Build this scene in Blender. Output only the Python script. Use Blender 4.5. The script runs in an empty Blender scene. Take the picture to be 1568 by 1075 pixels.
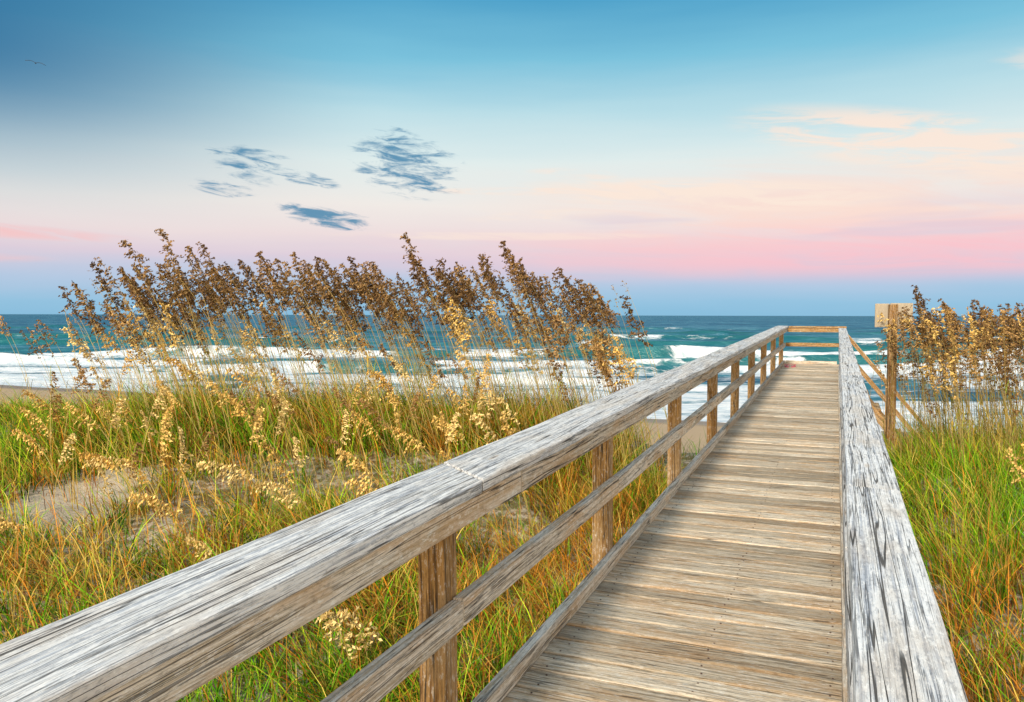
import bpy, math, random
import numpy as np
from mathutils import Matrix, Vector
random.seed(7); rng=np.random.default_rng(11)
sc=bpy.context.scene
sc.view_settings.view_transform='Standard'; sc.view_settings.look='None'; sc.view_settings.exposure=0
def lin(r,g,b):
    f=lambda c:(c/255/12.92 if c/255<=0.04045 else ((c/255+0.055)/1.055)**2.4)
    return (f(r),f(g),f(b),1.0)
CAMZ=5.0
TH=math.radians(22.17); EL=math.radians(0.97)
# ------------------------------------------------------------------ camera
cam=bpy.data.cameras.new('camera'); co=bpy.data.objects.new('camera',cam); sc.collection.objects.link(co)
cam.lens=28; cam.sensor_width=36; cam.clip_start=0.05; cam.clip_end=60000
co.matrix_world=Matrix.Translation((0,0,CAMZ))@Matrix.Rotation(math.radians(90-2.58),4,'X')@Matrix.Rotation(math.radians(0.12),4,'Z')
sc.camera=co
# ------------------------------------------------------------------ noise
def vn(x,y,seed=0.0):
    xi=np.floor(x); yi=np.floor(y); fx=x-xi; fy=y-yi
    fx=fx*fx*(3-2*fx); fy=fy*fy*(3-2*fy)
    def h(a,b):
        v=np.sin(a*127.1+b*311.7+seed*74.7)*43758.5453
        return v-np.floor(v)
    return (h(xi,yi)*(1-fx)+h(xi+1,yi)*fx)*(1-fy)+(h(xi,yi+1)*(1-fx)+h(xi+1,yi+1)*fx)*fy
def fbm(x,y,seed=0.0,o=4):
    r=0;a=.5;s=1
    for i in range(o):
        r=r+a*vn(x*s,y*s,seed+i*3.1); a*=.5; s*=2.03
    return r/(1-.5**o)
def sstep(x,a,b):
    k=np.clip((x-a)/(b-a),0,1); return k*k*(3-2*k)
def ts(X,Y):
    return X*math.sin(TH)+Y*math.cos(TH), X*math.cos(TH)-Y*math.sin(TH)
def xy(t,s):
    return t*math.sin(TH)+s*math.cos(TH), t*math.cos(TH)-s*math.sin(TH)
def ground(X,Y):
    X=np.asarray(X,float); Y=np.asarray(Y,float)
    t,s=ts(X,Y)
    left=np.interp(Y,[-40,0,3,6,8.3,9.5,11],[3.3,3.4,3.42,3.55,3.78,3.72,3.5])
    right=np.interp(Y,[-40,0,3,6,8.3,9.5,11],[3.3,3.35,3.35,3.4,3.45,3.4,3.2])
    wr=sstep(s,-1,1)
    d=left*(1-wr)+right*wr
    near=sstep(s,-3.2,-1.6)*(1-sstep(s,.2,1.2))
    d=d-near*.32
    d=d+(fbm(X*.7,Y*.7,1)-.5)*.34+(fbm(X*3,Y*3,5)-.5)*.08
    b=np.interp(t,[0,10,16,24,31,38,50,90,400],[3.4,2.9,2.0,1.15,.6,0.0,-.7,-2.5,-9])
    b=b+(fbm(X*.35,Y*.35,9)-.5)*.22*np.clip((36-t)/10,0,1)
    st=9.4-near*1.6
    w=sstep(Y,st,st+6.0)
    return d*(1-w)+b*w
# ------------------------------------------------------------------ node helper
class NT:
    def __init__(s,tree): s.t=tree; s.n=tree.nodes; s.l=tree.links
    def new(s,ty,**kw):
        n=s.n.new(ty)
        for k,v in kw.items(): setattr(n,k,v)
        return n
    def put(s,sock,v):
        if isinstance(v,bpy.types.NodeSocket): s.l.new(v,sock)
        else: sock.default_value=v
    def m(s,op,a,b=0.0,c=0.0):
        n=s.new('ShaderNodeMath',operation=op)
        s.put(n.inputs[0],a); s.put(n.inputs[1],b); s.put(n.inputs[2],c)
        return n.outputs[0]
    def mix(s,f,a,b,bt='MIX'):
        n=s.new('ShaderNodeMix',data_type='RGBA',blend_type=bt)
        s.put(n.inputs[0],f); s.put(n.inputs[6],a); s.put(n.inputs[7],b)
        return n.outputs[2]
    def mr(s,v,a,b,c=0.0,d=1.0,sm=True):
        n=s.new('ShaderNodeMapRange',interpolation_type='SMOOTHSTEP' if sm else 'LINEAR')
        s.put(n.inputs[0],v); n.inputs[1].default_value=a; n.inputs[2].default_value=b
        n.inputs[3].default_value=c; n.inputs[4].default_value=d
        return n.outputs[0]
    def xyz(s,x,y,z):
        n=s.new('ShaderNodeCombineXYZ'); s.put(n.inputs[0],x); s.put(n.inputs[1],y); s.put(n.inputs[2],z); return n.outputs[0]
    def sep(s,v):
        n=s.new('ShaderNodeSeparateXYZ'); s.l.new(v,n.inputs[0]); return n.outputs
    def noise(s,v,scale,detail=4,rough=.5,dist=0.0):
        n=s.new('ShaderNodeTexNoise'); s.l.new(v,n.inputs['Vector'])
        n.inputs['Scale'].default_value=scale; n.inputs['Detail'].default_value=detail
        n.inputs['Roughness'].default_value=rough; n.inputs['Distortion'].default_value=dist
        return n.outputs['Fac']
    def ramp(s,f,els):
        n=s.new('ShaderNodeValToRGB'); cr=n.color_ramp
        cr.elements[0].position=els[0][0]; cr.elements[0].color=els[0][1]
        cr.elements[1].position=els[-1][0]; cr.elements[1].color=els[-1][1]
        for p,c in els[1:-1]:
            e=cr.elements.new(p); e.color=c
        s.put(n.inputs[0],f); return n.outputs[0]
    def bump(s,h,strength,dist):
        n=s.new('ShaderNodeBump'); s.l.new(h,n.inputs['Height']); n.inputs['Strength'].default_value=strength; n.inputs['Distance'].default_value=dist
        return n.outputs[0]
def mat(name):
    m=bpy.data.materials.new(name); m.use_nodes=True
    t=NT(m.node_tree); b=m.node_tree.nodes['Principled BSDF']; o=m.node_tree.nodes['Material Output']
    return m,t,b,o
# ------------------------------------------------------------------ world
w=bpy.data.worlds.new('World'); sc.world=w; w.use_nodes=True
N=NT(w.node_tree); bg=w.node_tree.nodes['Background']
tc=N.new('ShaderNodeTexCoord'); v=tc.outputs['Generated']; S=N.sep(v)
el=N.m('MULTIPLY',N.m('ARCSINE',S[2]),57.2958)
az=N.m('MULTIPLY',N.m('ARCTAN2',S[0],S[1]),57.2958)
stv=N.xyz(N.m('MULTIPLY',az,.045),N.m('MULTIPLY',el,.42),0.0)
streak=N.noise(stv,1.0,3,.55)
elw=N.m('ADD',el,N.m('MULTIPLY',N.m('SUBTRACT',streak,.5),1.8))
P=lambda e:e/45
grad=N.ramp(N.m('DIVIDE',elw,45),[(0,lin(138,192,224)),(P(.9),lin(148,196,227)),(P(2.4),lin(180,202,229)),(P(4.0),lin(222,208,222)),
 (P(5.6),lin(240,223,223)),(P(7.6),lin(244,237,231)),(P(10.6),lin(228,240,238)),(P(14),lin(188,224,233)),(P(17.5),lin(124,196,222)),(P(21.5),lin(72,160,202)),(P(32),lin(80,150,196)),(1,lin(150,188,214))])
# deeper blue away from the afterglow
fl=N.m('MULTIPLY',N.m('MULTIPLY',N.mr(az,-8,-37),N.mr(el,5,16)),N.mr(az,-100,-60))
grad=N.mix(N.m('MULTIPLY',fl,.97),grad,lin(0,92,146))
fr=N.m('MULTIPLY',N.mr(az,-12,-34),N.mr(el,4,9))
grad=N.mix(N.m('MULTIPLY',fr,.14),grad,lin(120,196,218))
# warm afterglow streaks to the right
s2=N.noise(N.xyz(N.m('MULTIPLY',az,.06),N.m('MULTIPLY',N.m('ADD',el,N.m('MULTIPLY',az,.07)),.55),3.3),1.0,4,.6,.9)
def ell(a,e,ra,re,tilt):
    da=N.m('DIVIDE',N.m('SUBTRACT',az,a),ra)
    de=N.m('DIVIDE',N.m('ADD',N.m('SUBTRACT',el,e),N.m('MULTIPLY',N.m('SUBTRACT',az,a),tilt)),re)
    return N.m('MAXIMUM',N.m('SUBTRACT',1.0,N.m('ADD',N.m('MULTIPLY',da,da),N.m('MULTIPLY',de,de))),0.0)
band=N.m('MULTIPLY',N.mr(el,2.5,5),N.mr(el,12,7))
pk=N.m('MULTIPLY',N.m('MULTIPLY',band,N.mr(az,-8,20)),N.mr(s2,.38,.6,.25,1))
grad=N.mix(N.m('MULTIPLY',pk,.85),grad,lin(255,222,208))
pk2=N.m('MULTIPLY',N.m('MULTIPLY',N.mr(el,1.8,3.8),N.mr(el,7.0,4.2)),N.mr(az,-18,28,.05,1.))
grad=N.mix(N.m('MULTIPLY',pk2,N.mr(s2,.3,.6,.35,.9)),grad,lin(253,192,204))
# creamy cloud wisps
wisp=None
for (a,e,ra,re,tl,k) in [(27,10.8,13,2.3,.20,.95),(14,8.3,15,1.3,.05,.95),(2,8.75,9,.35,.0,.9),(4.5,9.9,4,.5,.05,.6),(36,14.5,6,1.0,.15,.5),(3,7.1,7,.5,-.05,.5),(-1,5.6,14,.35,.0,.5)]:
    r=N.m('MULTIPLY',N.mr(ell(a,e,ra,re,tl),0,.8),k)
    wisp=r if wisp is None else N.m('MAXIMUM',wisp,r)
wn=N.noise(N.xyz(N.m('MULTIPLY',az,.16),N.m('MULTIPLY',N.m('ADD',el,N.m('MULTIPLY',az,.08)),1.1),6.1),1.0,5,.62,.8)
grad=N.mix(N.m('MULTIPLY',wisp,N.mr(wn,.38,.60)),grad,lin(255,234,218))
# thin pink streaks low left
lw=N.m('MAXIMUM',N.mr(ell(-35,5.1,11,.55,.03),0,.9),N.m('MULTIPLY',N.mr(ell(-37,3.4,8,.45,0),0,.9),.7))
grad=N.mix(N.m('MULTIPLY',lw,N.mr(wn,.25,.65,0,.9)),grad,lin(250,198,198))
lav=N.m('MULTIPLY',N.m('MULTIPLY',N.mr(el,3.6,5),N.mr(el,8.5,6)),N.mr(streak,.50,.62))
grad=N.mix(N.m('MULTIPLY',N.m('MULTIPLY',lav,N.mr(az,-5,10)),.5),grad,lin(216,204,222))
# small dark clouds
cn=N.noise(N.xyz(N.m('MULTIPLY',az,.45),N.m('MULTIPLY',N.m('ADD',el,N.m('MULTIPLY',az,.10)),2.0),1.7),1.0,6,.64,.5)
mask=None
for (a,e,ra,re,k) in [(-7.4,10.4,4.6,2.5,1),(-18.0,10.1,3.8,1.5,.85),(-13.2,6.8,4.0,.9,1.1),(-19.8,8.4,2.6,.6,.8),(-14.6,9.3,2.8,.6,.8),(-8.4,12.6,1.8,.6,.6)]:
    r=N.m('MULTIPLY',ell(a,e,ra,re,.14),k)
    mask=r if mask is None else N.m('MAXIMUM',mask,r)
cl=N.mr(N.m('ADD',cn,N.m('MULTIPLY',mask,.26)),.58,.84)
cl=N.m('MULTIPLY',cl,N.mr(mask,0,.4))
grad=N.mix(N.m('MULTIPLY',cl,.95),grad,lin(78,140,176))
# sunset glow behind the viewer
absaz=N.m('ABSOLUTE',az)
glow=N.m('MULTIPLY',N.mr(absaz,75,150),N.m('MULTIPLY',N.mr(el,-2,1),N.mr(el,60,8)))
grad=N.mix(glow,grad,(2.5,1.95,1.35,1))
sky=N.new('ShaderNodeTexSky',sky_type='NISHITA'); sky.sun_disc=False
SUN_EL=math.radians(36); SUN_AZ=math.radians(180+27)   # behind the viewer
sky.sun_elevation=SUN_EL; sky.sun_rotation=SUN_AZ
nis=N.mix(1.0,sky.outputs[0],(.1,.1,.1,1),'MULTIPLY')
fin=N.mix(.05,grad,nis)
N.l.new(fin,bg.inputs[0]); bg.inputs[1].default_value=1.0
# ------------------------------------------------------------------ sun
sl=bpy.data.lights.new('sun','SUN'); sl.energy=3.9; sl.angle=math.radians(7); sl.color=(1.0,.88,.71)
so=bpy.data.objects.new('sun',sl); sc.collection.objects.link(so)
sd=Vector((math.sin(SUN_AZ)*math.cos(SUN_EL),math.cos(SUN_AZ)*math.cos(SUN_EL),math.sin(SUN_EL)))
so.rotation_euler=sd.to_track_quat('Z','Y').to_euler(); so.location=(0,0,30)
# ------------------------------------------------------------------ mesh util
def mesh_obj(name,V,F,mats,col=None,uv=None,parent=None,smooth=False,link=True):
    me=bpy.data.meshes.new(name)
    me.from_pydata(V.tolist() if hasattr(V,'tolist') else V,[],F.tolist() if hasattr(F,'tolist') else F)
    if col is not None:
        a=me.color_attributes.new('col','FLOAT_COLOR','POINT'); c=np.ones((len(V),4),np.float32); c[:,:3]=np.asarray(col)[:,:3]
        a.data.foreach_set('color',c.ravel())
    if uv is not None:
        u=me.uv_layers.new(name='UVMap'); u.data.foreach_set('uv',np.asarray(uv,np.float32).ravel())
    for m in (mats if isinstance(mats,list) else [mats]): me.materials.append(m)
    if smooth: me.polygons.foreach_set('use_smooth',[True]*len(me.polygons))
    o=bpy.data.objects.new(name,me); sc.collection.objects.link(o)
    if parent: o.parent=parent
    return o
# ------------------------------------------------------------------ sand ground
def axis(lo,hi,step,far,g=1.18):
    c=list(np.arange(lo,hi,step)); a=step; x=lo; L=[]
    while x>-far: a*=g; x-=a; L.append(x)
    a=step; x=c[-1]; R=[]
    while x<far: a*=g; x+=a; R.append(x)
    return np.array(L[::-1]+c+R)
gx=axis(-11,13,.12,20000); gy=axis(-3,15,.12,20000,1.1)
GX,GY=np.meshgrid(gx,gy); GZ=ground(GX,GY); GZ=np.maximum(GZ,-9)
nx=len(gx); ny=len(gy)
def gridF(nx,ny):
    i=np.arange(ny-1)[:,None]*nx+np.arange(nx-1)[None,:]; i=i.ravel()
    return np.stack([i,i+1,i+1+nx,i+nx],1)
m_s,t,b,o=mat('dune_sand')
geo=t.new('ShaderNodeNewGeometry'); pos=geo.outputs['Position']
n1=t.noise(pos,1.3,4,.6); n2=t.noise(pos,14,5,.7); n3=t.noise(pos,90,2,.6)
S=t.sep(pos)
tt=t.m('ADD',t.m('MULTIPLY',S[0],math.sin(TH)),t.m('MULTIPLY',S[1],math.cos(TH)))
c=t.mix(n1,lin(172,158,136),lin(212,200,180))
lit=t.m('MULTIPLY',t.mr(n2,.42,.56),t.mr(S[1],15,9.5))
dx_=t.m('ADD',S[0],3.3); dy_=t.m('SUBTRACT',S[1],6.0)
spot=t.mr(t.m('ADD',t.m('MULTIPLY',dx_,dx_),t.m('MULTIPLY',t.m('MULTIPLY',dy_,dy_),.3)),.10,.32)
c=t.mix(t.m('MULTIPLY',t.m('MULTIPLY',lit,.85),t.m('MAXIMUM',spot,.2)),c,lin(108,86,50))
gr=t.m('MULTIPLY',t.m('MULTIPLY',t.mr(t.noise(pos,5,4,.7),.44,.58),t.mr(S[1],14,9.5)),spot)
c=t.mix(t.m('MULTIPLY',gr,.6),c,lin(88,94,34))
c=t.mix(t.m('MULTIPLY',t.mr(n3,.52,.7),.35),c,lin(96,80,56))
beach=t.mr(S[1],13,20)
c=t.mix(t.m('MULTIPLY',beach,.85),c,lin(184,156,122))
wet=t.mr(t.m('ADD',tt,t.m('MULTIPLY',n1,2.0)),34.0,37.0)
c=t.mix(wet,c,lin(138,120,100))
t.l.new(c,b.inputs['Base Color']); t.l.new(t.mr(wet,0,1,.95,.45),b.inputs['Roughness']); b.inputs['Specular IOR Level'].default_value=.25
t.l.new(t.bump(t.m('ADD',n2,t.m('MULTIPLY',n3,.3)),.7,.04),b.inputs['Normal'])
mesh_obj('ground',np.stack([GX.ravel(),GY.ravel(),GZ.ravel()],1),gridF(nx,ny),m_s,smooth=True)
# ------------------------------------------------------------------ sea
ys=list(np.arange(24,112,.4)); a=.4
while ys[-1]<25000: a*=1.03; ys.append(ys[-1]+a)
ys=np.array(ys); ks=np.linspace(-1.7,1.7,420)
WY=np.repeat(ys[:,None],len(ks),1); WX=ks[None,:]*(WY+20)
T,Sx=ts(WX,WY)
Z=np.zeros_like(WX); foam=np.zeros_like(WX); green=np.zeros_like(WX)
for (Y0,amp,tilt,sd_,brk) in [(43,.3,-.24,1,.8),(50,.45,-.2,13,.8),(59,.6,-.13,2,.85),(69,.8,-.06,4,.85),(80,1.0,-.02,5,.8),(93,1.4,0.0,6,.62),(108,.9,.0,11,.42),(132,.9,.02,7,.3),(165,.9,0,8,.22),(215,.9,0,9,.15),(280,.9,0,12,.1)]:
    wsc=1 if Y0<100 else 1.7
    yc=Y0+tilt*WX+(fbm(WX/30,WX*0+sd_,sd_,3)-.5)*14+(fbm(WX/4,WY/6,sd_,4)-.5)*4.5
    dy=WY-yc
    am=amp*(.25+1.0*vn(WX/18,WX*0,sd_+20))
    prof=np.where(dy<0,np.exp(-(dy/(1.1*wsc))**2),np.exp(-(dy/(3.6*wsc))**2))
    Z+=am*prof
    bk=sstep(fbm(WX/12+sd_*9,WY/25+3,sd_+40,5),.66-.42*brk,.86-.42*brk)
    L=(1.2+brk*6)*(.3+1.2*fbm(WX/3.5,WX*0+sd_,sd_+80,3))
    f=bk*np.where(dy<0,np.exp(-np.abs(dy)/L),np.exp(-(dy/1.0)**2))
    foam=np.maximum(foam,f)
    green=np.maximum(green,np.where(dy<0,np.exp(-((dy+.9)/(1.4*wsc))**2),np.exp(-((dy-.8)/2.2)**2))*np.clip(am*1.3,0,1))
wash=sstep(WY,88,62)*.40+sstep(T,50,41)*.45
patch=fbm(WX/9+WY/14,WY/1.9,77,5)
foam=np.maximum(foam,wash*sstep(patch,.34,.66))
edge=sstep(T,42,38.5); foam=np.maximum(foam,edge*.95)
Z+=(fbm(WX/1.6,WY/1.6,60,2)-.5)*.2*np.exp(-WY/160)+.02
Z=np.where(WY>500,0.02,Z)
Z*=1-.8*sstep(T,46,38)
colw=np.stack([foam.ravel(),green.ravel(),np.zeros(foam.size)],1)
m_w,t,b,o=mat('sea_water')
t.n.remove(b)
at=t.new('ShaderNodeAttribute',attribute_name='col'); A=t.sep(at.outputs['Vector'])
geo=t.new('ShaderNodeNewGeometry'); pos=geo.outputs['Position']; S=t.sep(pos)
w1=t.noise(t.xyz(t.m('MULTIPLY',S[0],.16),t.m('MULTIPLY',S[1],.26),0.0),1.0,6,.74)
w2=t.noise(t.xyz(t.m('MULTIPLY',S[0],.018),t.m('MULTIPLY',S[1],.03),4.0),1.0,7,.78)
deep=t.mix(t.mr(S[1],80,450),lin(34,106,126),lin(24,82,116))
c=t.mix(t.mr(w1,.45,.62),deep,lin(84,148,166))
c=t.mix(t.m('MULTIPLY',t.mr(w2,.49,.60),.75),c,lin(18,64,94))
c=t.mix(t.m('MULTIPLY',t.mr(w2,.46,.36),.6),c,lin(120,168,186))
c=t.mix(t.m('MULTIPLY',A[1],.7),c,lin(26,108,98))
fn=t.noise(t.xyz(t.m('MULTIPLY',S[0],.38),t.m('MULTIPLY',S[1],.8),0.0),1.0,7,.76,.4)
ff=t.mr(t.m('ADD',A[0],t.m('MULTIPLY',t.m('SUBTRACT',fn,.5),2.4)),.22,.62)
ff=t.m('MULTIPLY',ff,t.mr(A[0],.02,.20))
ff=t.m('MAXIMUM',ff,t.m('MULTIPLY',t.mr(w1,.61,.69),.7))
c=t.mix(ff,c,t.mix(t.mr(fn,.4,.62),(.56,.66,.73,1),(.84,.86,.87,1)))
bn=t.noise(t.xyz(t.m('MULTIPLY',S[0],.6),t.m('MULTIPLY',S[1],1.2),0.0),1.0,6,.65)
bp=t.bump(bn,.8,.6)
df=t.new('ShaderNodeBsdfDiffuse'); t.l.new(c,df.inputs[0]); t.l.new(bp,df.inputs['Normal'])
gl=t.new('ShaderNodeBsdfGlossy'); gl.inputs['Roughness'].default_value=.3; t.l.new(bp,gl.inputs['Normal']); gl.inputs[0].default_value=(.8,.95,1,1)
mx=t.new('ShaderNodeMixShader'); t.l.new(t.mr(ff,0,1,.12,.0),mx.inputs[0]); t.l.new(df.outputs[0],mx.inputs[1]); t.l.new(gl.outputs[0],mx.inputs[2]); t.l.new(mx.outputs[0],o.inputs[0])
mesh_obj('sea_water',np.stack([WX.ravel(),WY.ravel(),Z.ravel()],1),gridF(len(ks),len(ys)),m_w,col=colw,smooth=True)
# ------------------------------------------------------------------ wood
def wood(name,light,mid,dark,stain,stain_amt,crack=1.0,lo=.78):
    m,t,b,o=mat(name)
    uv=t.new('ShaderNodeUVMap'); S=t.sep(uv.outputs[0])
    at=t.new('ShaderNodeAttribute',attribute_name='col'); A=t.sep(at.outputs['Vector'])
    off=t.m('MULTIPLY',A[0],37.0)
    warp=t.noise(t.xyz(t.m('MULTIPLY',S[0],1.1),t.m('MULTIPLY',S[1],6),off),1.0,1,.5)
    vv=t.m('ADD',S[1],t.m('MULTIPLY',warp,.03))
    g1=t.noise(t.xyz(t.m('MULTIPLY',S[0],1.5),t.m('MULTIPLY',vv,85),off),1.0,4,.7)
    g2=t.noise(t.xyz(t.m('MULTIPLY',S[0],9),t.m('MULTIPLY',vv,300),off),1.0,3,.7)
    big=t.noise(t.xyz(t.m('MULTIPLY',S[0],2.2),t.m('MULTIPLY',S[1],9),off),1.0,4,.65)
    spl=t.noise(t.xyz(t.m('MULTIPLY',S[0],30),t.m('MULTIPLY',S[1],90),off),1.0,4,.75)
    c=t.mix(t.mr(g1,.38,.52),mid,light)
    c=t.mix(t.m('MULTIPLY',t.mr(g2,.50,.62),.45),c,dark)
    c=t.mix(t.m('MULTIPLY',t.mr(big,.45,.64),stain_amt),c,stain)
    c=t.mix(t.m('MULTIPLY',t.mr(spl,.54,.66),.38),c,dark)
    c=t.mix(t.m('MULTIPLY',t.mr(spl,.46,.36),.5),c,(.90,.90,.88,1))
    # long splits in the grain
    def split(ku,kv,z,wd):
        cr=t.noise(t.xyz(t.m('MULTIPLY',S[0],ku),t.m('MULTIPLY',vv,kv),t.m('ADD',off,z)),1.0,2,.55)
        return t.mr(t.m('ABSOLUTE',t.m('SUBTRACT',cr,.5)),wd,wd*.3)
    cm=t.m('MULTIPLY',split(.55,34,9.0,.014),t.mr(big,.40,.50))
    cm2=t.m('MULTIPLY',split(1.1,75,19.0,.022),t.m('MULTIPLY',t.mr(big,.56,.46),.75))
    cm=t.m('MAXIMUM',cm,cm2)
    c=t.mix(t.m('MULTIPLY',cm,.9*crack),c,(.05,.045,.04,1))
    # knots
    vo=t.new('ShaderNodeTexVoronoi'); t.l.new(t.xyz(t.m('MULTIPLY',S[0],1.7),t.m('MULTIPLY',S[1],7.5),off),vo.inputs['Vector']); vo.inputs['Scale'].default_value=1.0
    kn=t.mr(vo.outputs['Distance'],.12,.05)
    c=t.mix(t.m('MULTIPLY',kn,.6),c,stain)
    c=t.mix(t.m('MULTIPLY',t.mr(vo.outputs['Distance'],.06,.02),.8),c,dark)
    c=t.mix(1.0,c,t.mix(A[1],(lo,lo*.95,lo*.88,1),(1.16,1.16,1.15,1)),'MULTIPLY')
    t.l.new(c,b.inputs['Base Color']); b.inputs['Roughness'].default_value=.85; b.inputs['Specular IOR Level'].default_value=.2
    h=t.m('SUBTRACT',t.m('ADD',t.m('MULTIPLY',g1,.6),t.m('MULTIPLY',spl,.45)),t.m('MULTIPLY',cm,.9))
    t.l.new(t.bump(h,.85,.008),b.inputs['Normal'])
    return m
m_cap=wood('weathered_cap_wood',lin(222,224,226),lin(176,182,192),lin(80,86,98),lin(180,164,144),.42)
m_deck=wood('weathered_deck_wood',lin(234,222,202),lin(202,184,156),lin(104,84,62),lin(192,154,110),.6,.8,.60)
m_post=wood('brown_post_wood',lin(192,152,98),lin(152,112,66),lin(84,60,34),lin(178,160,130),.45)
m_rail=wood('weathered_rail_wood',lin(224,216,204),lin(190,178,158),lin(96,84,70),lin(188,152,108),.6)
m_nail,t,b,o=mat('rusty_nail'); b.inputs['Base Color'].default_value=(.06,.04,.03,1); b.inputs['Roughness'].default_value=.7
nn=t.noise(t.new('ShaderNodeTexCoord').outputs['Object'],300,2); t.l.new(t.mix(nn,(.04,.03,.025,1),(.16,.08,.05,1)),b.inputs['Base Color'])
Mw=Matrix(((math.cos(TH),math.sin(TH)*math.cos(EL),-math.sin(TH)*math.sin(EL),0),
           (-math.sin(TH),math.cos(TH)*math.cos(EL),-math.cos(TH)*math.sin(EL),0),
           (0,math.sin(EL),math.cos(EL),CAMZ),(0,0,0,1)))
class Wood:
    def __init__(s): s.V=[];s.F=[];s.UV=[];s.C=[]
    def beam(s,p0,p1,wv,hv,seg=1,wob=0.0,sk=0.0,r=None):
        """board from p0 to p1 (centre line), wv / hv = full width / height vectors, sk = end skew along the length"""
        p0=Vector(p0);p1=Vector(p1);wv=Vector(wv);hv=Vector(hv); L=(p1-p0).length; d=(p1-p0)/L
        if r is None: r=(random.random(),random.random(),random.random())
        u0=random.random()*20; v0=random.random()*5
        base=len(s.V); wl=wv.length; hl=hv.length
        for i in range(seg+1):
            k=i/seg; c=p0+(p1-p0)*k
            if wob and 0<i<seg: c=c+wv.normalized()*random.uniform(-wob,wob)+hv.normalized()*random.uniform(-wob,wob)
            for (a,b_) in ((-.5,-.5),(.5,-.5),(.5,.5),(-.5,.5)):
                s.V.append(tuple(c+wv*a+hv*b_+d*sk*a)); s.C.append(r)
        vs=[0,wl,wl+hl,2*wl+hl,2*wl+2*hl]
        for i in range(seg):
            a=base+i*4; ua=u0+L*i/seg; ub=u0+L*(i+1)/seg
            for j in range(4):
                j2=(j+1)%4
                s.F.append((a+j,a+j2,a+4+j2,a+4+j)); s.UV+=[(ua,v0+vs[j]),(ua,v0+vs[j+1]),(ub,v0+vs[j+1]),(ub,v0+vs[j])]
        a=base; s.F.append((a+3,a+2,a+1,a)); s.UV+=[(u0,v0),(u0+.01,v0+wl),(u0+.03,v0+wl),(u0+.03,v0)]
        a=base+seg*4; s.F.append((a,a+1,a+2,a+3)); s.UV+=[(u0,v0),(u0+.01,v0+wl),(u0+.03,v0+wl),(u0+.03,v0)]
    def done(s,name,m,parent,bev=.004):
        o=mesh_obj(name,s.V,s.F,m,col=s.C,uv=s.UV,parent=parent)
        if bev:
            md=o.modifiers.new('bevel','BEVEL'); md.width=bev; md.segments=2; md.limit_method='ANGLE'; md.angle_limit=math.radians(40)
        return o
def empty(name,M=None):
    e=bpy.data.objects.new(name,None); sc.collection.objects.link(e); e.empty_display_size=.3
    if M is not None: e.matrix_world=M
    return e
def gh(t_,s_):  # ground height in walkway frame
    X,Y=xy(t_,s_); return float(ground(X,Y))-CAMZ-t_*math.sin(EL)
D=-1.40; TEND=19.0
bw=empty('boardwalk',Mw)
W=Wood(); nails=[]
tp=-2.0
while tp<TEND-.05:
    wd=.133+random.uniform(-.004,.004); h=D-.019+random.uniform(-.003,.003)
    e0=random.uniform(-.015,.012); e1=random.uniform(-.01,.015); tw=random.uniform(-.006,.006)
    W.beam((-1.13+e0,tp+wd/2+tw,h),(.15+e1,tp+wd/2-tw,h),(0,wd,0),(0,0,.038),seg=6,wob=.002,r=(random.random(),random.random(),random.random()))
    for sx in (-1.0,-.45,.0):
        for q in (.03,.105):
            nails.append((sx+random.uniform(-.012,.012),tp+q+random.uniform(-.006,.006),h+.0195))
    tp+=wd+random.uniform(.012,.022)
W.done('deck_boards',m_deck,bw,.006)
NV=[];NF=[]
for (x,y,z) in nails:
    if y>9: continue
    b0=len(NV)
    for zz in (-.004,.0012):
        for k in range(8): NV.append((x+.004*math.cos(k*math.pi/4),y+.004*math.sin(k*math.pi/4),z+zz))
    NF.append(tuple(range(b0+8,b0+16)))
    for k in range(8): NF.append((b0+k,b0+(k+1)%8,b0+8+(k+1)%8,b0+8+k))
mesh_obj('deck_nails',NV,NF,m_nail,parent=bw)
W=Wood()
for s_ in (-1.0,-.48,.06):
    W.beam((s_,-2,D-.14),(s_,TEND-.03,D-.14),(.04,0,0),(0,0,.19),seg=1)
for t_ in np.arange(-1.8,TEND,2.02):
    W.beam((-1.16,t_,D-.33),(.16,t_,D-.33),(0,.045,0),(0,0,.18))
W.done('joists',m_post,bw)
W=Wood()
cuts=[-2,1.1,4.9,8.6,12.4,16,TEND-.06]
for a,c_ in zip(cuts[:-1],cuts[1:]):
    W.beam((-1.085,a+.003,D+.0375),(-1.085,c_-.003,D+.0375),(.042,0,0),(0,0,.071),seg=6,wob=.002)
for a,c_ in zip(cuts[:-1],cuts[1:]):
    if a>17.5: continue
    W.beam((.062,a+.003,D+.0375),(.062,min(c_,17.6)-.003,D+.0375),(.038,0,0),(0,0,.071),seg=6,wob=.002)
W.beam((-1.06,TEND-.055,D+.0375),(.02,TEND-.055,D+.0375),(0,.038,0),(0,0,.071))
W.done('toe_boards',m_rail,bw)
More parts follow.
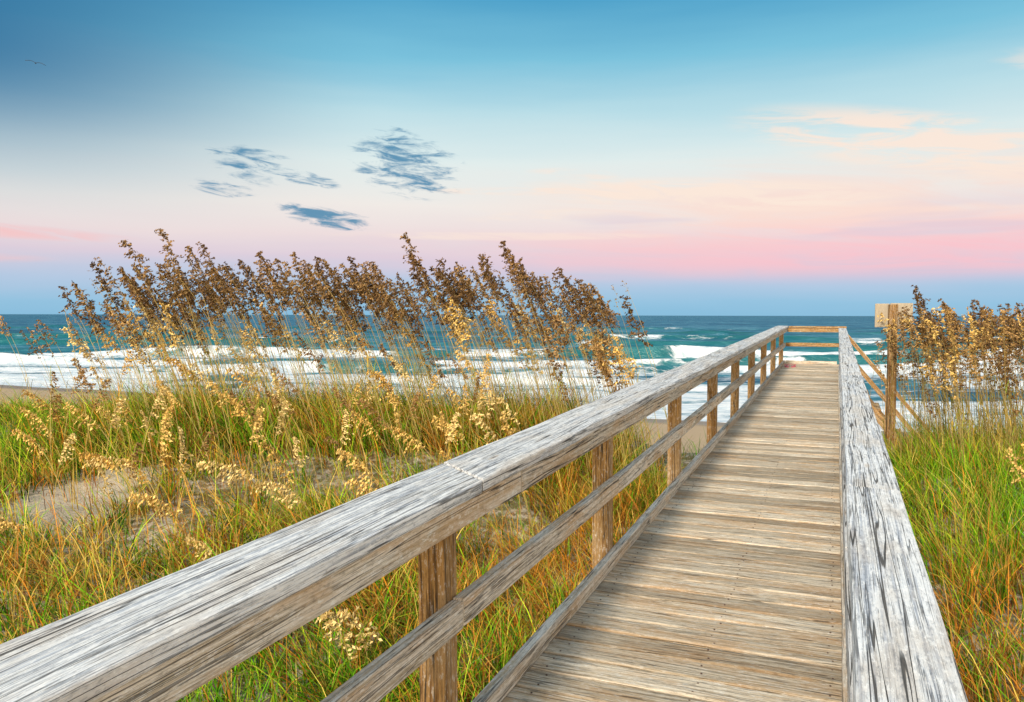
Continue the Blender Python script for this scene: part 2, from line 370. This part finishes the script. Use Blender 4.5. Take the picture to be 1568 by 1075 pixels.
# left railing
H=-.55
rl=empty('wooden_railing',Mw)
tps=[-1.8,.2,2.2,4.12,6.18,8.2,10.15,12.2,14.3,16.5,18.93]
W=Wood()
for t_ in tps:
    bot=gh(t_,-1.1)-.3
    W.beam((-1.155,t_,bot),(-1.155,t_,H-.043),(.092,0,0),(0,.092,0),seg=4,wob=.002,r=(random.random(),random.uniform(.3,.9),0))
W.done('posts',m_post,rl,.005)
W=Wood()
cuts=[-2.0,2.33,5.5,9.2,12.9,16.3,TEND+.06]
for i,(a,c_) in enumerate(zip(cuts[:-1],cuts[1:])):
    dz=(.003 if i%2 else 0)
    W.beam((-1.13,a+.002,H-.021+dz),(-1.13,c_-.002,H-.021),(.24,0,0),(0,0,.042),seg=10,wob=.0025,sk=(-.2),r=(random.random(),.75,0))
W.done('cap_rail',m_cap,rl,.006)
W=Wood()
cuts=[-2.0,2.6,6.2,10.1,14.3,TEND]
for a,c_ in zip(cuts[:-1],cuts[1:]):
    W.beam((-1.045,a+.002,H-.0455-.04),(-1.045,c_-.002,H-.0455-.04),(.04,0,0),(0,0,.08),seg=8,wob=.002)
W.done('fascia_rail',m_rail,rl,.005)
W=Wood()
cuts=[-2.0,2.2,4.12,8.2,12.2,16.5,TEND-.06]
for i,(a,c_) in enumerate(zip(cuts[:-1],cuts[1:])):
    dz=[0,.004,-.004,.003,0,0][i]
    W.beam((-1.085,a+.002,-.975+dz),(-1.085,c_-.002,-.975-dz),(.042,0,0),(0,0,.088),seg=8,wob=.003)
W.done('middle_rail',m_rail,rl,.005)
# right railing
rr=empty('wooden_railing.001',Mw)
W=Wood()
for t_ in [-1.6,.6,2.55,4.5,6.5,8.5,10.5,12.5,14.5,16.3,17.62]:
    W.beam((.13,t_,gh(t_,.13)-.3),(.13,t_,H-.043),(.09,0,0),(0,.09,0),seg=4,wob=.002)
W.done('posts',m_post,rr,.005)
W=Wood()
cuts=[-2.0,2.55,6.5,10.5,14.5,17.7]
for a,c_ in zip(cuts[:-1],cuts[1:]):
    W.beam((.108,a+.002,H-.02),(.108,c_-.002,H-.02+random.uniform(-.003,.003)),(.146,0,0),(0,0,.04),seg=10,wob=.0025,sk=-.02,r=(random.random(),.85,0))
W.done('cap_rail',m_cap,rr,.006)
W=Wood()
for a,c_ in zip(cuts[:-1],cuts[1:]):
    W.beam((.063,a+.002,H-.0435-.045),(.063,c_-.002,H-.0435-.045),(.038,0,0),(0,0,.09),seg=8,wob=.002)
    W.beam((.063,a+.7,-.98),(.063,min(c_+.69,17.6),-.98),(.038,0,0),(0,0,.088),seg=8,wob=.003)
W.done('side_rails',m_cap,rr,.005)
# end railing
re_=empty('wooden_railing.002',Mw)
W=Wood()
W.beam((.13,TEND-.07,gh(TEND,.13)-.3),(.13,TEND-.07,H-.02),(.09,0,0),(0,.09,0))
W.beam((-1.0,TEND-.03,H-.023),(.2,TEND-.03,H-.023),(0,.14,0),(0,0,.038))
W.beam((-1.02,TEND-.06,H-.09),(.08,TEND-.06,H-.09),(0,.04,0),(0,0,.09))
W.beam((-1.06,TEND-.0,-.97),(.08,TEND-.0,-.97),(0,.038,0),(0,0,.085))
W.done('end_rails',m_post,re_)
# stairs down to the beach on the right
st=empty('wooden_staircase',Mw)
W=Wood(); n=8
gz=gh(18.3,2.0)
drop=(D-gz); rise=drop/ n; run=.22
for i in range(n):
    s_=.2+run*(i+.5); h=D-rise*(i+1)+.0
    W.beam((s_,17.72,h),(s_,18.88,h),(run+.02,0,0),(0,0,.038))
Ls=run*n
for t_ in (17.68,18.92):
    W.beam((.17,t_,D-.16),(.17+Ls,t_,gz-.16),(0,.04,0),(0,0,.24))
    for k in (.5,1.0):
        s_=.17+Ls*k; g_=D-drop*k
        W.beam((s_,t_+(.066 if t_>18 else -.066),gh(t_,s_)-.3),(s_,t_+(.066 if t_>18 else -.066),g_+.78),(.09,0,0),(0,.09,0))
    W.beam((.1,t_,H-.05),(.17+Ls,t_,gz+.74),(0,.04,0),(0,0,.09))
    W.beam((.1,t_,-.98),(.17+Ls,t_,gz+.34),(0,.04,0),(0,0,.085))
W.done('treads_and_rails',m_post,st)
# ------------------------------------------------------------------ sign
m_sign,t,b,o=mat('bare_plywood'); geo=t.new('ShaderNodeTexCoord')
S=t.sep(geo.outputs['Object']); nn=t.noise(t.xyz(t.m('MULTIPLY',S[0],40),S[1],t.m('MULTIPLY',S[2],5)),1.0,4)
t.l.new(t.mix(nn,lin(156,142,122),lin(192,182,162)),b.inputs['Base Color']); b.inputs['Roughness'].default_value=.7
sx,sy=4.30,9.0; sg=empty('wooden_sign',Matrix.Translation((sx,sy,0))@Matrix.Rotation(math.radians(-14),4,'Z'))
gzz=float(ground(sx,sy))
W=Wood(); W.beam((0,0,gzz-.3),(0,0,5.13),(.088,0,0),(0,.088,0),seg=5,wob=.002,r=(.3,.2,0)); W.done('post',m_post,sg,.006)
W=Wood()
W.beam((-.102,.062,4.87),(-.102,.062,5.14),(.15,0,0),(0,.018,0)); W.beam((.10,.062,4.86),(.10,.062,5.145),(.235,0,0),(0,.018,0))
W.done('sign_panels',m_sign,sg,.003)
# ------------------------------------------------------------------ vegetation
m_g,t,b,o=mat('grass_blades')
t.n.remove(b)
at=t.new('ShaderNodeAttribute',attribute_name='col')
df=t.new('ShaderNodeBsdfDiffuse'); t.l.new(at.outputs['Color'],df.inputs[0]); t.l.new(df.outputs[0],o.inputs[0])
TIP=np.array([.80,.56,.18])
def blades(X,Y,Zb,h,ang,lean,width,col,droop,root_shade=.45,tipk=.4):
    n=len(X); k=np.array([0,.33,.68,1.0]); kw=np.array([1,.85,.55,.06])
    dx=np.cos(ang); dy=np.sin(ang)
    wa=rng.uniform(0,math.pi,n); wx=np.cos(wa); wy=np.sin(wa)
    V=np.zeros((n,4,2,3))
    for i in range(4):
        out=lean*h*(k[i]**1.8); up=h*(k[i]-droop*k[i]**2.6)
        for j,sg_ in enumerate((-.5,.5)):
            V[:,i,j,0]=X+dx*out+wx*width*kw[i]*sg_
            V[:,i,j,1]=Y+dy*out+wy*width*kw[i]*sg_
            V[:,i,j,2]=Zb+up
    base=(np.arange(n)*8)[:,None]
    F=np.concatenate([base+np.array([[2*i,2*i+1,2*i+3,2*i+2]]) for i in range(3)],0)
    # clump shade painted in: blade colour darkens towards the base; blades yellow towards the tip
    k8=np.repeat(np.array([root_shade,(root_shade+1)/2,1.0,1.2]),2)[None,:,None]
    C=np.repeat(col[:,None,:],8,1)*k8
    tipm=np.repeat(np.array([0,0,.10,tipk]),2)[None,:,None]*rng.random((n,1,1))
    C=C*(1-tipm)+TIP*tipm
    return V.reshape(-1,3),F,np.minimum(C,.85).reshape(-1,3)
GREEN=np.array(lin(108,186,22)[:3]); LIME=np.array(lin(184,216,42)[:3]); STRAW=np.array(lin(240,202,98)[:3]); BROWN=np.array(lin(176,114,54)[:3]); DG=np.array(lin(58,116,26)[:3]); ORG=np.array(lin(234,152,50)[:3])
def clumps(cx,cy,nb,hmean,spread,pal,width=.005,leanr=(.2,.8),drp=(.05,.45),root_shade=.42,wind=.18,dom=.65):
    """cx,cy clump centres; pal (n,6) weights over palette; a share dom of each clump has one colour"""
    idx=np.repeat(np.arange(len(cx)),nb); n=len(idx)
    r=np.abs(rng.normal(0,1,n))*spread[idx]; a=rng.uniform(0,2*math.pi,n)
    X=cx[idx]+r*np.cos(a); Y=cy[idx]+r*np.sin(a)
    P_=np.stack([GREEN,LIME,STRAW,BROWN,DG,ORG])
    def pick(w,m_):
        cs=np.cumsum(w/w.sum(1,keepdims=True),1); return (rng.random(m_)[:,None]>cs).sum(1).clip(0,5)
    ch=pick(pal[idx],n); dc=pick(pal,len(cx))[idx]; ch=np.where(rng.random(n)<dom,dc,ch)
    col=P_[ch]*rng.uniform(.45,1.2,(n,1))*rng.uniform(.6,1.18,(len(cx),1))[idx]
    h=hmean[idx]*rng.uniform(.4,1.3,n)
    ang=a*1.0+rng.normal(0,.7,n)
    lean=rng.uniform(leanr[0],leanr[1],n)
    dx=np.cos(ang)*lean-wind; dy=np.sin(ang)*lean; ang2=np.arctan2(dy,dx); lean2=np.hypot(dx,dy)
    t_,s_=ts(X,Y); keep=(s_<-1.24)|(s_>.24)|(t_>19.3)
    tipx=X+dx*h; tipy=Y+dy*h; t2,s2_=ts(tipx,tipy); keep&=((s2_<-1.2)|(s2_>.22))
    X,Y,h,ang2,lean2,col=[q[keep] for q in (X,Y,h,ang2,lean2,col)]
    n=len(X)
    return blades(X,Y,ground(X,Y)-.02,h,ang2,lean2,width*rng.uniform(.5,1.5,n),col,rng.uniform(drp[0],drp[1],n),root_shade)
def merge(parts):
    V=[];F=[];C=[];o_=0
    for v_,f_,c_ in parts:
        V.append(v_);F.append(f_+o_);C.append(c_);o_+=len(v_)
    return np.concatenate(V),np.concatenate(F),np.concatenate(C)
parts=[]
# left dune
n=9200
cx=rng.uniform(-8,2.6,n); cy=rng.uniform(1.9,10.6,n); t_,s_=ts(cx,cy)
dens=fbm(cx*1.3,cy*1.3,33,3)
bare=((cx+3.3)/.36)**2+((cy-6.0)/.68)**2<1
keep=(s_<-1.3)&(dens>.38+rng.uniform(-.12,.10,n))&(~bare)&((cy<10)|(s_<-3.5))
keep&=~((s_>-2.6)&(t_>7.5)&(rng.random(n)<.85))
keep&=(cx>-cy*.68-.7)
cx,cy,s_,t_=cx[keep],cy[keep],s_[keep],t_[keep]; n=len(cx)
dry=fbm(cx*.8+9,cy*.8,41,3)+rng.uniform(-.12,.12,n)
brush=((s_>-2.9)&(t_>2.8)&(t_<7.0)).astype(float)
tall=sstep(cy,6.8,7.6)*(1-sstep(cy,9.3,10.2))*sstep(cx,-4.6,-3.6)*(1-sstep(cx,.9,1.6))
dr=sstep(dry,.45,.62)
pal=np.stack([.60*(1-.7*dr),.46*(1-.5*dr),.13+.6*dr,.05+.32*dr+.25*brush+.35*tall,.26+.3*tall,.05+.3*dr+.6*brush+.25*tall],1)
hm=.20+.18*rng.random(n)+.10*brush+.28*tall+.06*sstep(cy,7,9)
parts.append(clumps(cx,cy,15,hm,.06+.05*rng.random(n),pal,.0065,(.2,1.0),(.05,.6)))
# matted dead straw lying on the sand
n=2200; cx=rng.uniform(-6.5,1.5,n); cy=rng.uniform(2,8.5,n); t_,s_=ts(cx,cy); k_=(s_<-1.35)&(((cx+3.3)/.34)**2+((cy-6.0)/.6)**2>1); cx=cx[k_];cy=cy[k_]; n=len(cx)
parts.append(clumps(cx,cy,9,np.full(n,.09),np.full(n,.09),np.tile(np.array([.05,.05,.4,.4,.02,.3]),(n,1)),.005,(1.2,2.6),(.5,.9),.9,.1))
# upright straw stems through the green
n=520; cx=rng.uniform(-6,.8,n); cy=rng.uniform(3.2,7.6,n); t_,s_=ts(cx,cy); k_=(s_<-1.5); cx=cx[k_];cy=cy[k_]; n=len(cx)
parts.append(clumps(cx,cy,5,.34+.22*rng.random(n),np.full(n,.05),np.tile(np.array([.1,.1,.55,.2,.0,.3]),(n,1)),.005,(.05,.45),(.0,.2),.8))
# tall tangled leaves under the sea oats
n=560; cx=rng.uniform(-4.3,1.25,n); cy=rng.normal(7.9,.55,n); t_,s_=ts(cx,cy); k_=s_<-1.6; cx=cx[k_];cy=cy[k_]; n=len(cx)
pal=np.tile(np.array([.42,.28,.36,.34,.40,.30]),(n,1))
hm=.44+.30*rng.random(n)
parts.append(clumps(cx,cy,22,hm,.09+.05*rng.random(n),pal,.0065,(.15,.85),(.02,.6),.24))
# tuft close to the boardwalk near the sand
cx=rng.normal(1.2,.22,60); cy=rng.normal(7.2,.3,60); t_,s_=ts(cx,cy); k_=s_<-1.35
parts.append(clumps(cx[k_],cy[k_],22,np.full(k_.sum(),.42),np.full(k_.sum(),.1),np.tile(np.array([.5,.3,.25,.1,.3,.1]),(k_.sum(),1)),.006,(.3,.9),(.1,.5)))
# under / beside the rail bottom
n=280; tq=rng.uniform(1.4,7,n); sq=rng.uniform(-2.2,-1.3,n); cx,cy=xy(tq,sq)
g_=(tq<3.4)[:,None]
pal=np.where(g_,np.array([.7,.5,.15,.03,.25,.05]),np.array([.16,.12,.3,.28,.15,.8]))
parts.append(clumps(cx,cy,22,np.full(n,.34),np.full(n,.08),pal,.0055,(.2,.9),(.05,.6)))
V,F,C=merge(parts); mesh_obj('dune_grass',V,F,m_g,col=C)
# right dune
parts=[]
n=2700; cx=rng.uniform(.9,8,n); cy=rng.uniform(1.3,10.8,n); t_,s_=ts(cx,cy)
keep=(s_>.34)&(np.abs(cx)<cy*.72+.8); cx,cy,t_,s_=cx[keep],cy[keep],t_[keep],s_[keep]; n=len(cx)
dry=fbm(cx*1.0+2,cy*1.0,51,3)+rng.uniform(-.12,.12,n); low=sstep(t_,6.5,4.5); dr=sstep(dry,.46,.64)
pal=np.stack([.6*(1-.5*low),.40+0*cx,.18+.4*dr+.2*low,.05+.2*dr+.45*low,.30+0*cx,.05+.15*dr+.65*low],1)
hm=.38+.2*rng.random(n)
parts.append(clumps(cx,cy,22,hm,.07+.05*rng.random(n),pal,.006,(.1,.7),(.02,.45)))
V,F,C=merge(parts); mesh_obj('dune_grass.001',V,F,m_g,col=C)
# ---- sea oats
class Oats:
    def __init__(s): s.V=[];s.F=[];s.C=[]
    def quad(s,a,b_,c_,d_,col):
        i=len(s.V); s.V+=[a,b_,c_,d_]; s.F.append((i,i+1,i+2,i+3)); s.C+=[col]*4
    def plant(s,B,Cc,T_,col,plume=.42,nsp=120,r0=.0035,size=1.0,stem=(.50,.38,.14),leaves=3):
        B,Cc,T_=Vector(B),Vector(Cc),Vector(T_)
        bz=lambda k:B*(1-k)**2+Cc*(2*k*(1-k))+T_*k*k
        L=(Cc-B).length+(T_-Cc).length; L=.5*(L+(T_-B).length)
        ns=10; prev=None
        for i in range(ns+1):
            k=i/ns; p=bz(k); r=r0*(1-.65*k)
            ring=[p+Vector((r*math.cos(q),r*math.sin(q),0)) for q in (0,2.09,4.19)]
            if prev:
                for j in range(3):
                    s.quad(tuple(prev[j]),tuple(prev[(j+1)%3]),tuple(ring[(j+1)%3]),tuple(ring[j]),stem)
            prev=ring
        k0=max(.3,1-plume/L)
        nb=max(5,int(nsp/11))
        for i in range(nb):
            u=(i+random.uniform(-.3,.3))/(nb-1); u=min(1,max(0,u)); k=k0+(1-k0)*u; p=bz(k); tan=(bz(min(1,k+.01))-bz(k-.01)).normalized()
            prof=(1-.66*u)*min(1,.45+u*3)
            bl=.13*size*prof*random.uniform(.5,1.25)
            rd=Vector((random.uniform(-1,1),random.uniform(-1,1),random.uniform(-.5,.5)))
            # spikelet branches stream with the wind and hang from the lee side
            bd=(tan*.75+rd*.28+Vector((.24,0,-.6))).normalized()
            m_=max(3,int(nsp/nb*(.6+prof*.6)))
            for j in range(m_):
                q=(j+.4)/m_; pos=p+bd*bl*q+Vector((0,0,-.3))*bl*q*q
                pos+=Vector((random.gauss(0,.006),random.gauss(0,.006),random.gauss(0,.007)))*size
                d=(bd*.7+Vector((random.uniform(-.5,.5),random.uniform(-.5,.5),random.uniform(-1.0,.1)))).normalized()
                sd_=d.cross(Vector((random.uniform(-1,1),random.uniform(-1,1),random.uniform(-1,1)))).normalized()
                l=.030*size*random.uniform(.7,1.25); wd=.0135*size*random.uniform(.7,1.3)
                f=random.uniform(.40,1.45); cl_=(col[0]*f,col[1]*f,col[2]*f)
                s.quad(tuple(pos-d*l*.5),tuple(pos+sd_*wd*.5),tuple(pos+d*l*.5),tuple(pos-sd_*wd*.5),cl_)
        for i in range(leaves):
            k=random.uniform(.08,.45); p=bz(k); a=random.uniform(0,6.28); ln=random.uniform(.3,.6)*min(1,L)
            dv=Vector((math.cos(a)*.6-.3,math.sin(a)*.6,0)); prv=None
            g=random.random(); lc=(.22+.4*g,.34+.08*g,.04+.03*g)
            wv=Vector((-dv.y,dv.x,0)).normalized()
            for q in range(5):
                u=q/4; c_=p+dv*ln*u*.8+Vector((0,0,ln*(u*.9-u*u*.75))); w_=.006*(1-u)+.0006
                cur=(tuple(c_-wv*w_*.5),tuple(c_+wv*w_*.5))
                if prv: s.quad(prv[0],prv[1],cur[1],cur[0],lc)
                prv=cur
    def done(s,name): return mesh_obj(name,s.V,s.F,m_g,col=s.C)
def zg(x,y): return float(ground(x,y))-.03
DRK=[(.22,.13,.06),(.18,.105,.05),(.27,.16,.07),(.16,.095,.045),(.31,.19,.08)]
BRN=[(.36,.215,.085),(.27,.16,.07),(.44,.27,.11),(.23,.135,.06),(.50,.32,.12)]
GLD=[(.78,.54,.18),(.74,.48,.14),(.80,.61,.26)]
O=Oats()
main=[(-4.39,5.31),(-4.19,5.51),(-3.88,5.75),(-3.52,5.85),(-3.24,5.68),(-3.11,5.70),(-2.72,5.54),(-2.52,5.62),(-2.36,5.54),(-2.19,5.60),(-1.96,5.57),(-1.88,5.55),(-1.63,5.57),(-1.47,5.41),(-1.08,5.81),(-1.0,5.6),(-.94,5.54),(-.75,5.47),(-.62,5.41),(-.29,5.59),(-.10,5.73),(-.03,5.64),(.07,5.54),(.47,5.46),(.55,5.36),(.66,5.34),(.79,5.31),(1.12,5.18)]
def stalk(O,x,z,y,col,plume,nsp,size=1.0,dx=None,leaves=3,nod=.0,r0=.0035,up=False):
    if dx is None: dx=random.uniform(.36,.66)*min(1.2,(z-3.6)/1.6)
    bx=x+dx; by=y+random.uniform(-.2,.2); b_=zg(bx,by); hh=z-b_
    C_=(bx-dx*random.uniform(.22,.36),by,b_+hh*random.uniform(.56,.68)+nod)
    O.plant((bx,by,b_),C_,(x,y,z),col,plume,nsp,size=size,leaves=leaves,r0=r0)
for (x,z) in main:
    y=random.uniform(7.4,8.6); f=y/8.0
    stalk(O,x*f,5+(z-5)*f,y,random.choice(DRK),random.uniform(.46,.62),360,1.15)
for i in range(320):
    x=random.uniform(-4.2,1.0); top=np.interp(x,[-4.4,-3.6,-2.5,-1,0,1.1],[5.25,5.58,5.53,5.5,5.55,5.15])
    y=random.uniform(7.1,9.0); z=top-abs(random.gauss(0,.34))
    if z<4.45: continue
    c_=random.choice(DRK) if z>5.15 else (random.choice(BRN) if random.random()<.65 else random.choice(GLD))
    stalk(O,x,z,y,c_,random.uniform(.32,.50),220,1.03)
for i in range(210):  # bare stems
    x=random.uniform(-4.1,1.1); y=random.uniform(7.1,8.8); z=random.uniform(4.5,5.35)
    stalk(O,x,z,y,(.4,.26,.1),.12,8,.7,leaves=2)
for (x,z,y) in [(-6.3,5.02,9.6),(-6.6,4.9,9.9),(-5.75,4.93,9.7),(-5.6,4.86,9.4),(-5.3,4.95,9.5),(-5.15,4.88,9.8),(-6.0,4.8,9.9),(-6.2,5.0,9.6),(-5.85,4.8,9.5),(-5.0,4.7,9.2)]:
    stalk(O,x,z,y,random.choice(BRN),.38,170)
O.done('sea_oats')
# golden nodding heads closer to the camera
O=Oats()
for (x,z,y,dx,nod) in [(-2.99,4.03,5.5,.55,.30),(-2.9,4.0,5.4,.5,.3),(-2.41,4.29,5.5,-.12,.1),(-2.35,4.2,5.6,-.1,.1),(-1.98,4.06,5.0,.6,.22),(-1.6,3.95,4.9,.4,.2),(-1.08,4.15,5.0,.45,.2),(-1.0,3.98,4.9,.5,.2),
   (-.95,4.17,6.0,.6,.25),(-.60,4.2,6.2,.5,.25),(-.22,4.66,7.0,-.1,.0),(-.25,4.5,6.9,-.08,.0),(-2.1,4.46,7.0,.1,.05),(-.5,4.68,7.1,.4,.25),(-.9,3.66,3.6,.2,.2),(-.8,3.62,3.65,.15,.2),(-3.25,3.75,5.0,-.35,.25),(-3.3,3.7,4.9,.25,.2),
   (-.07,4.27,6.0,.15,.12),(-4.3,4.33,7,.3,.15),(-4.2,4.2,6.8,.4,.15),(-2.4,3.86,5.0,.3,.15),(-1.9,3.7,4.6,.3,.1),(-3.9,4.1,6.2,.5,.2),(-1.3,4.5,7.2,.4,.2),(-2.6,4.5,7.3,.4,.2),(-3.2,4.6,7.4,.4,.2),(-.1,4.05,5.6,.3,.2),(-1.75,4.1,5.6,.2,.1)]:
    stalk(O,x,z,y,random.choice(GLD),random.uniform(.40,.52),260,.88,dx=dx,nod=nod,leaves=4)
for i in range(52):
    y=random.uniform(5.4,7.4); x=random.uniform(-.58*y,-.0*y)
    if ts(x,y)[1]>-1.7: continue
    stalk(O,x,zg(x,y)+random.uniform(.5,1.0),y,random.choice(GLD+BRN[:1]),.36,170,.82,dx=random.uniform(-.2,.5),nod=.14)
O.done('sea_oats.001')
# right-hand sea oats
O=Oats()
for (x,z,y) in [(4.15,5.3,8.2),(4.3,5.16,8.0),(4.25,5.26,8.4),(4.45,5.12,8.2),(4.78,5.14,8.2),(4.9,5.08,8.3),(5.1,5.12,8.2),(5.2,5.02,8.5),(4.6,5.05,7.8),(5.0,5.0,8.0),(4.2,5.05,8.1),(4.35,5.2,8.6),(5.1,5.1,8.3),(4.12,4.9,8.0),(4.3,4.85,8.2),(4.45,4.95,8.5),(4.6,5.08,8.4),(5.25,5.14,8.3),(4.7,5.1,8.6),(4.95,5.16,8.6)]:
    stalk(O,x,z,y,random.choice(DRK+BRN),random.uniform(.40,.52),250,1.05,dx=random.uniform(.15,.4))
for i in range(230):
    x=random.uniform(3.85,5.8); y=random.uniform(7.3,9.0); z=5.08-abs(random.gauss(0.1,.32))
    if z<4.0: continue
    if ts(x,y)[1]<.4: continue
    stalk(O,x,z,y,random.choice(DRK[:2]+BRN+GLD[:2]),random.uniform(.30,.44),140,.95,dx=random.uniform(.05,.4))
for i in range(110):
    x=random.uniform(4.0,6.0); y=random.uniform(7.4,9.2); z=random.uniform(4.3,5.0)
    stalk(O,x,z,y,(.4,.26,.1),.12,8,.7,leaves=3,dx=random.uniform(-.1,.3))
stalk(O,3.77,4.0,6,GLD[0],.3,200,dx=.3); stalk(O,3.95,4.1,6.1,GLD[1],.3,200,dx=.2)
O.done('sea_oats.002')
# dry wisps reaching over the deck edge at the right
n=70; tq=rng.normal(3.9,.5,n); sq=np.full(n,.20); X,Y=xy(tq,sq)
h=rng.uniform(.35,.62,n); a=np.full(n,math.pi)-TH*-1+rng.normal(0,.7,n)
col=np.tile(BROWN,(n,1))*rng.uniform(.5,1.2,(n,1))
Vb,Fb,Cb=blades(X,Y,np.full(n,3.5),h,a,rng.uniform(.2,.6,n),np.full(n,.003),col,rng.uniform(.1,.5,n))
mesh_obj('dry_grass_wisps',Vb,Fb,m_g,col=Cb)
# ------------------------------------------------------------------ bird
m_b,t,b,o=mat('dark_feathers'); geo=t.new('ShaderNodeTexCoord'); nn=t.noise(geo.outputs['Object'],30,3)
t.l.new(t.mix(nn,(.02,.018,.02,1),(.07,.06,.055,1)),b.inputs['Base Color'])
bv=[];bf=[]
prof=[(-.42,.008,.03),(-.28,.035,.03),(-.1,.075,.0),(.08,.08,0),(.2,.055,.02),(.27,.045,.04),(.34,.05,.05),(.39,.035,.045),(.43,.012,.03),(.53,.006,.015)]
for (x,r,z) in prof:
    for k in range(8): bv.append((r*math.cos(k*math.pi/4),x,z+r*.85*math.sin(k*math.pi/4)))
for i in range(len(prof)-1):
    for k in range(8): bf.append((i*8+k,i*8+(k+1)%8,i*8+8+(k+1)%8,i*8+8+k))
bf.append(tuple(range(7,-1,-1))); bf.append(tuple(range(len(prof)*8-8,len(prof)*8)))
for sgn in (-1,1):
    sec=[(.05,.14,-.14,.05),(.28,.20,-.10,.13),(.5,.20,-.07,.15),(.75,.10,-.10,.09),(.98,-.08,-.16,.02)]
    i0=len(bv)
    for (x,le,te,z) in sec:
        bv+= [(sgn*x,le,z),(sgn*x,(le+te)/2,z+.03),(sgn*x,te,z),(sgn*x,(le+te)/2,z-.015)]
    for i in range(len(sec)-1):
        for k in range(4): bf.append((i0+i*4+k,i0+i*4+(k+1)%4,i0+i*4+4+(k+1)%4,i0+i*4+4+k))
    bf.append((i0+16,i0+17,i0+18,i0+19))
i0=len(bv); bv+=[(-.03,-.35,.03),(.03,-.35,.03),(.09,-.58,.035),(0,-.62,.035),(-.09,-.58,.035),(0,-.35,.045)]
bf+=[(i0,i0+1,i0+2,i0+3,i0+4),(i0+1,i0,i0+5)]
bird=mesh_obj('seabird',bv,bf,m_b,smooth=True)
bird.location=(-35.4,60,5+18.6); bird.rotation_euler=(math.radians(14),math.radians(8),math.radians(28)); bird.scale=(.68,.68,.68)
# ------------------------------------------------------------------ flip-flops
m_f,t,b,o=mat('pink_rubber'); nn=t.noise(t.new('ShaderNodeTexCoord').outputs['Object'],40,2); t.l.new(t.mix(nn,(.5,.08,.12,1),(.62,.16,.2,1)),b.inputs['Base Color'])
ff=empty('flip_flops',Mw)
for q,(s_,t0,rz) in enumerate([(-.97,17.9,.2),(-.84,17.95,-.15)]):
    pv=[];pf=[];nn_=20
    for z in (0,.022):
        for k in range(nn_):
            a=2*math.pi*k/nn_; y=.125*math.sin(a); x=(.043+.010*math.sin(a))*math.cos(a); pv.append((x,y,z))
    pf.append(tuple(range(nn_-1,-1,-1))); pf.append(tuple(range(nn_,2*nn_)))
    for k in range(nn_): pf.append((k,(k+1)%nn_,nn_+(k+1)%nn_,nn_+k))
    for sg_ in (-1,1):
        prv=None
        for k in range(6):
            u=k/5; x=sg_*.045*math.sin(u*math.pi/2); y=.075-.10*u; z=.024+.035*math.sin(math.pi*u*.9); i=len(pv)
            pv+=[(x-.006,y,z),(x+.006,y,z),(x+.006,y,z+.006),(x-.006,y,z+.006)]
            if prv is not None:
                for j in range(4): pf.append((prv+j,prv+(j+1)%4,i+(j+1)%4,i+j))
            prv=i
    o_=mesh_obj('sandal_%d'%(q+1),pv,pf,m_f,parent=ff); o_.location=(s_,t0,D+.002); o_.rotation_euler=(0,0,rz)
print('verts',sum(len(o.data.vertices) for o in bpy.data.objects if o.type=='MESH'))
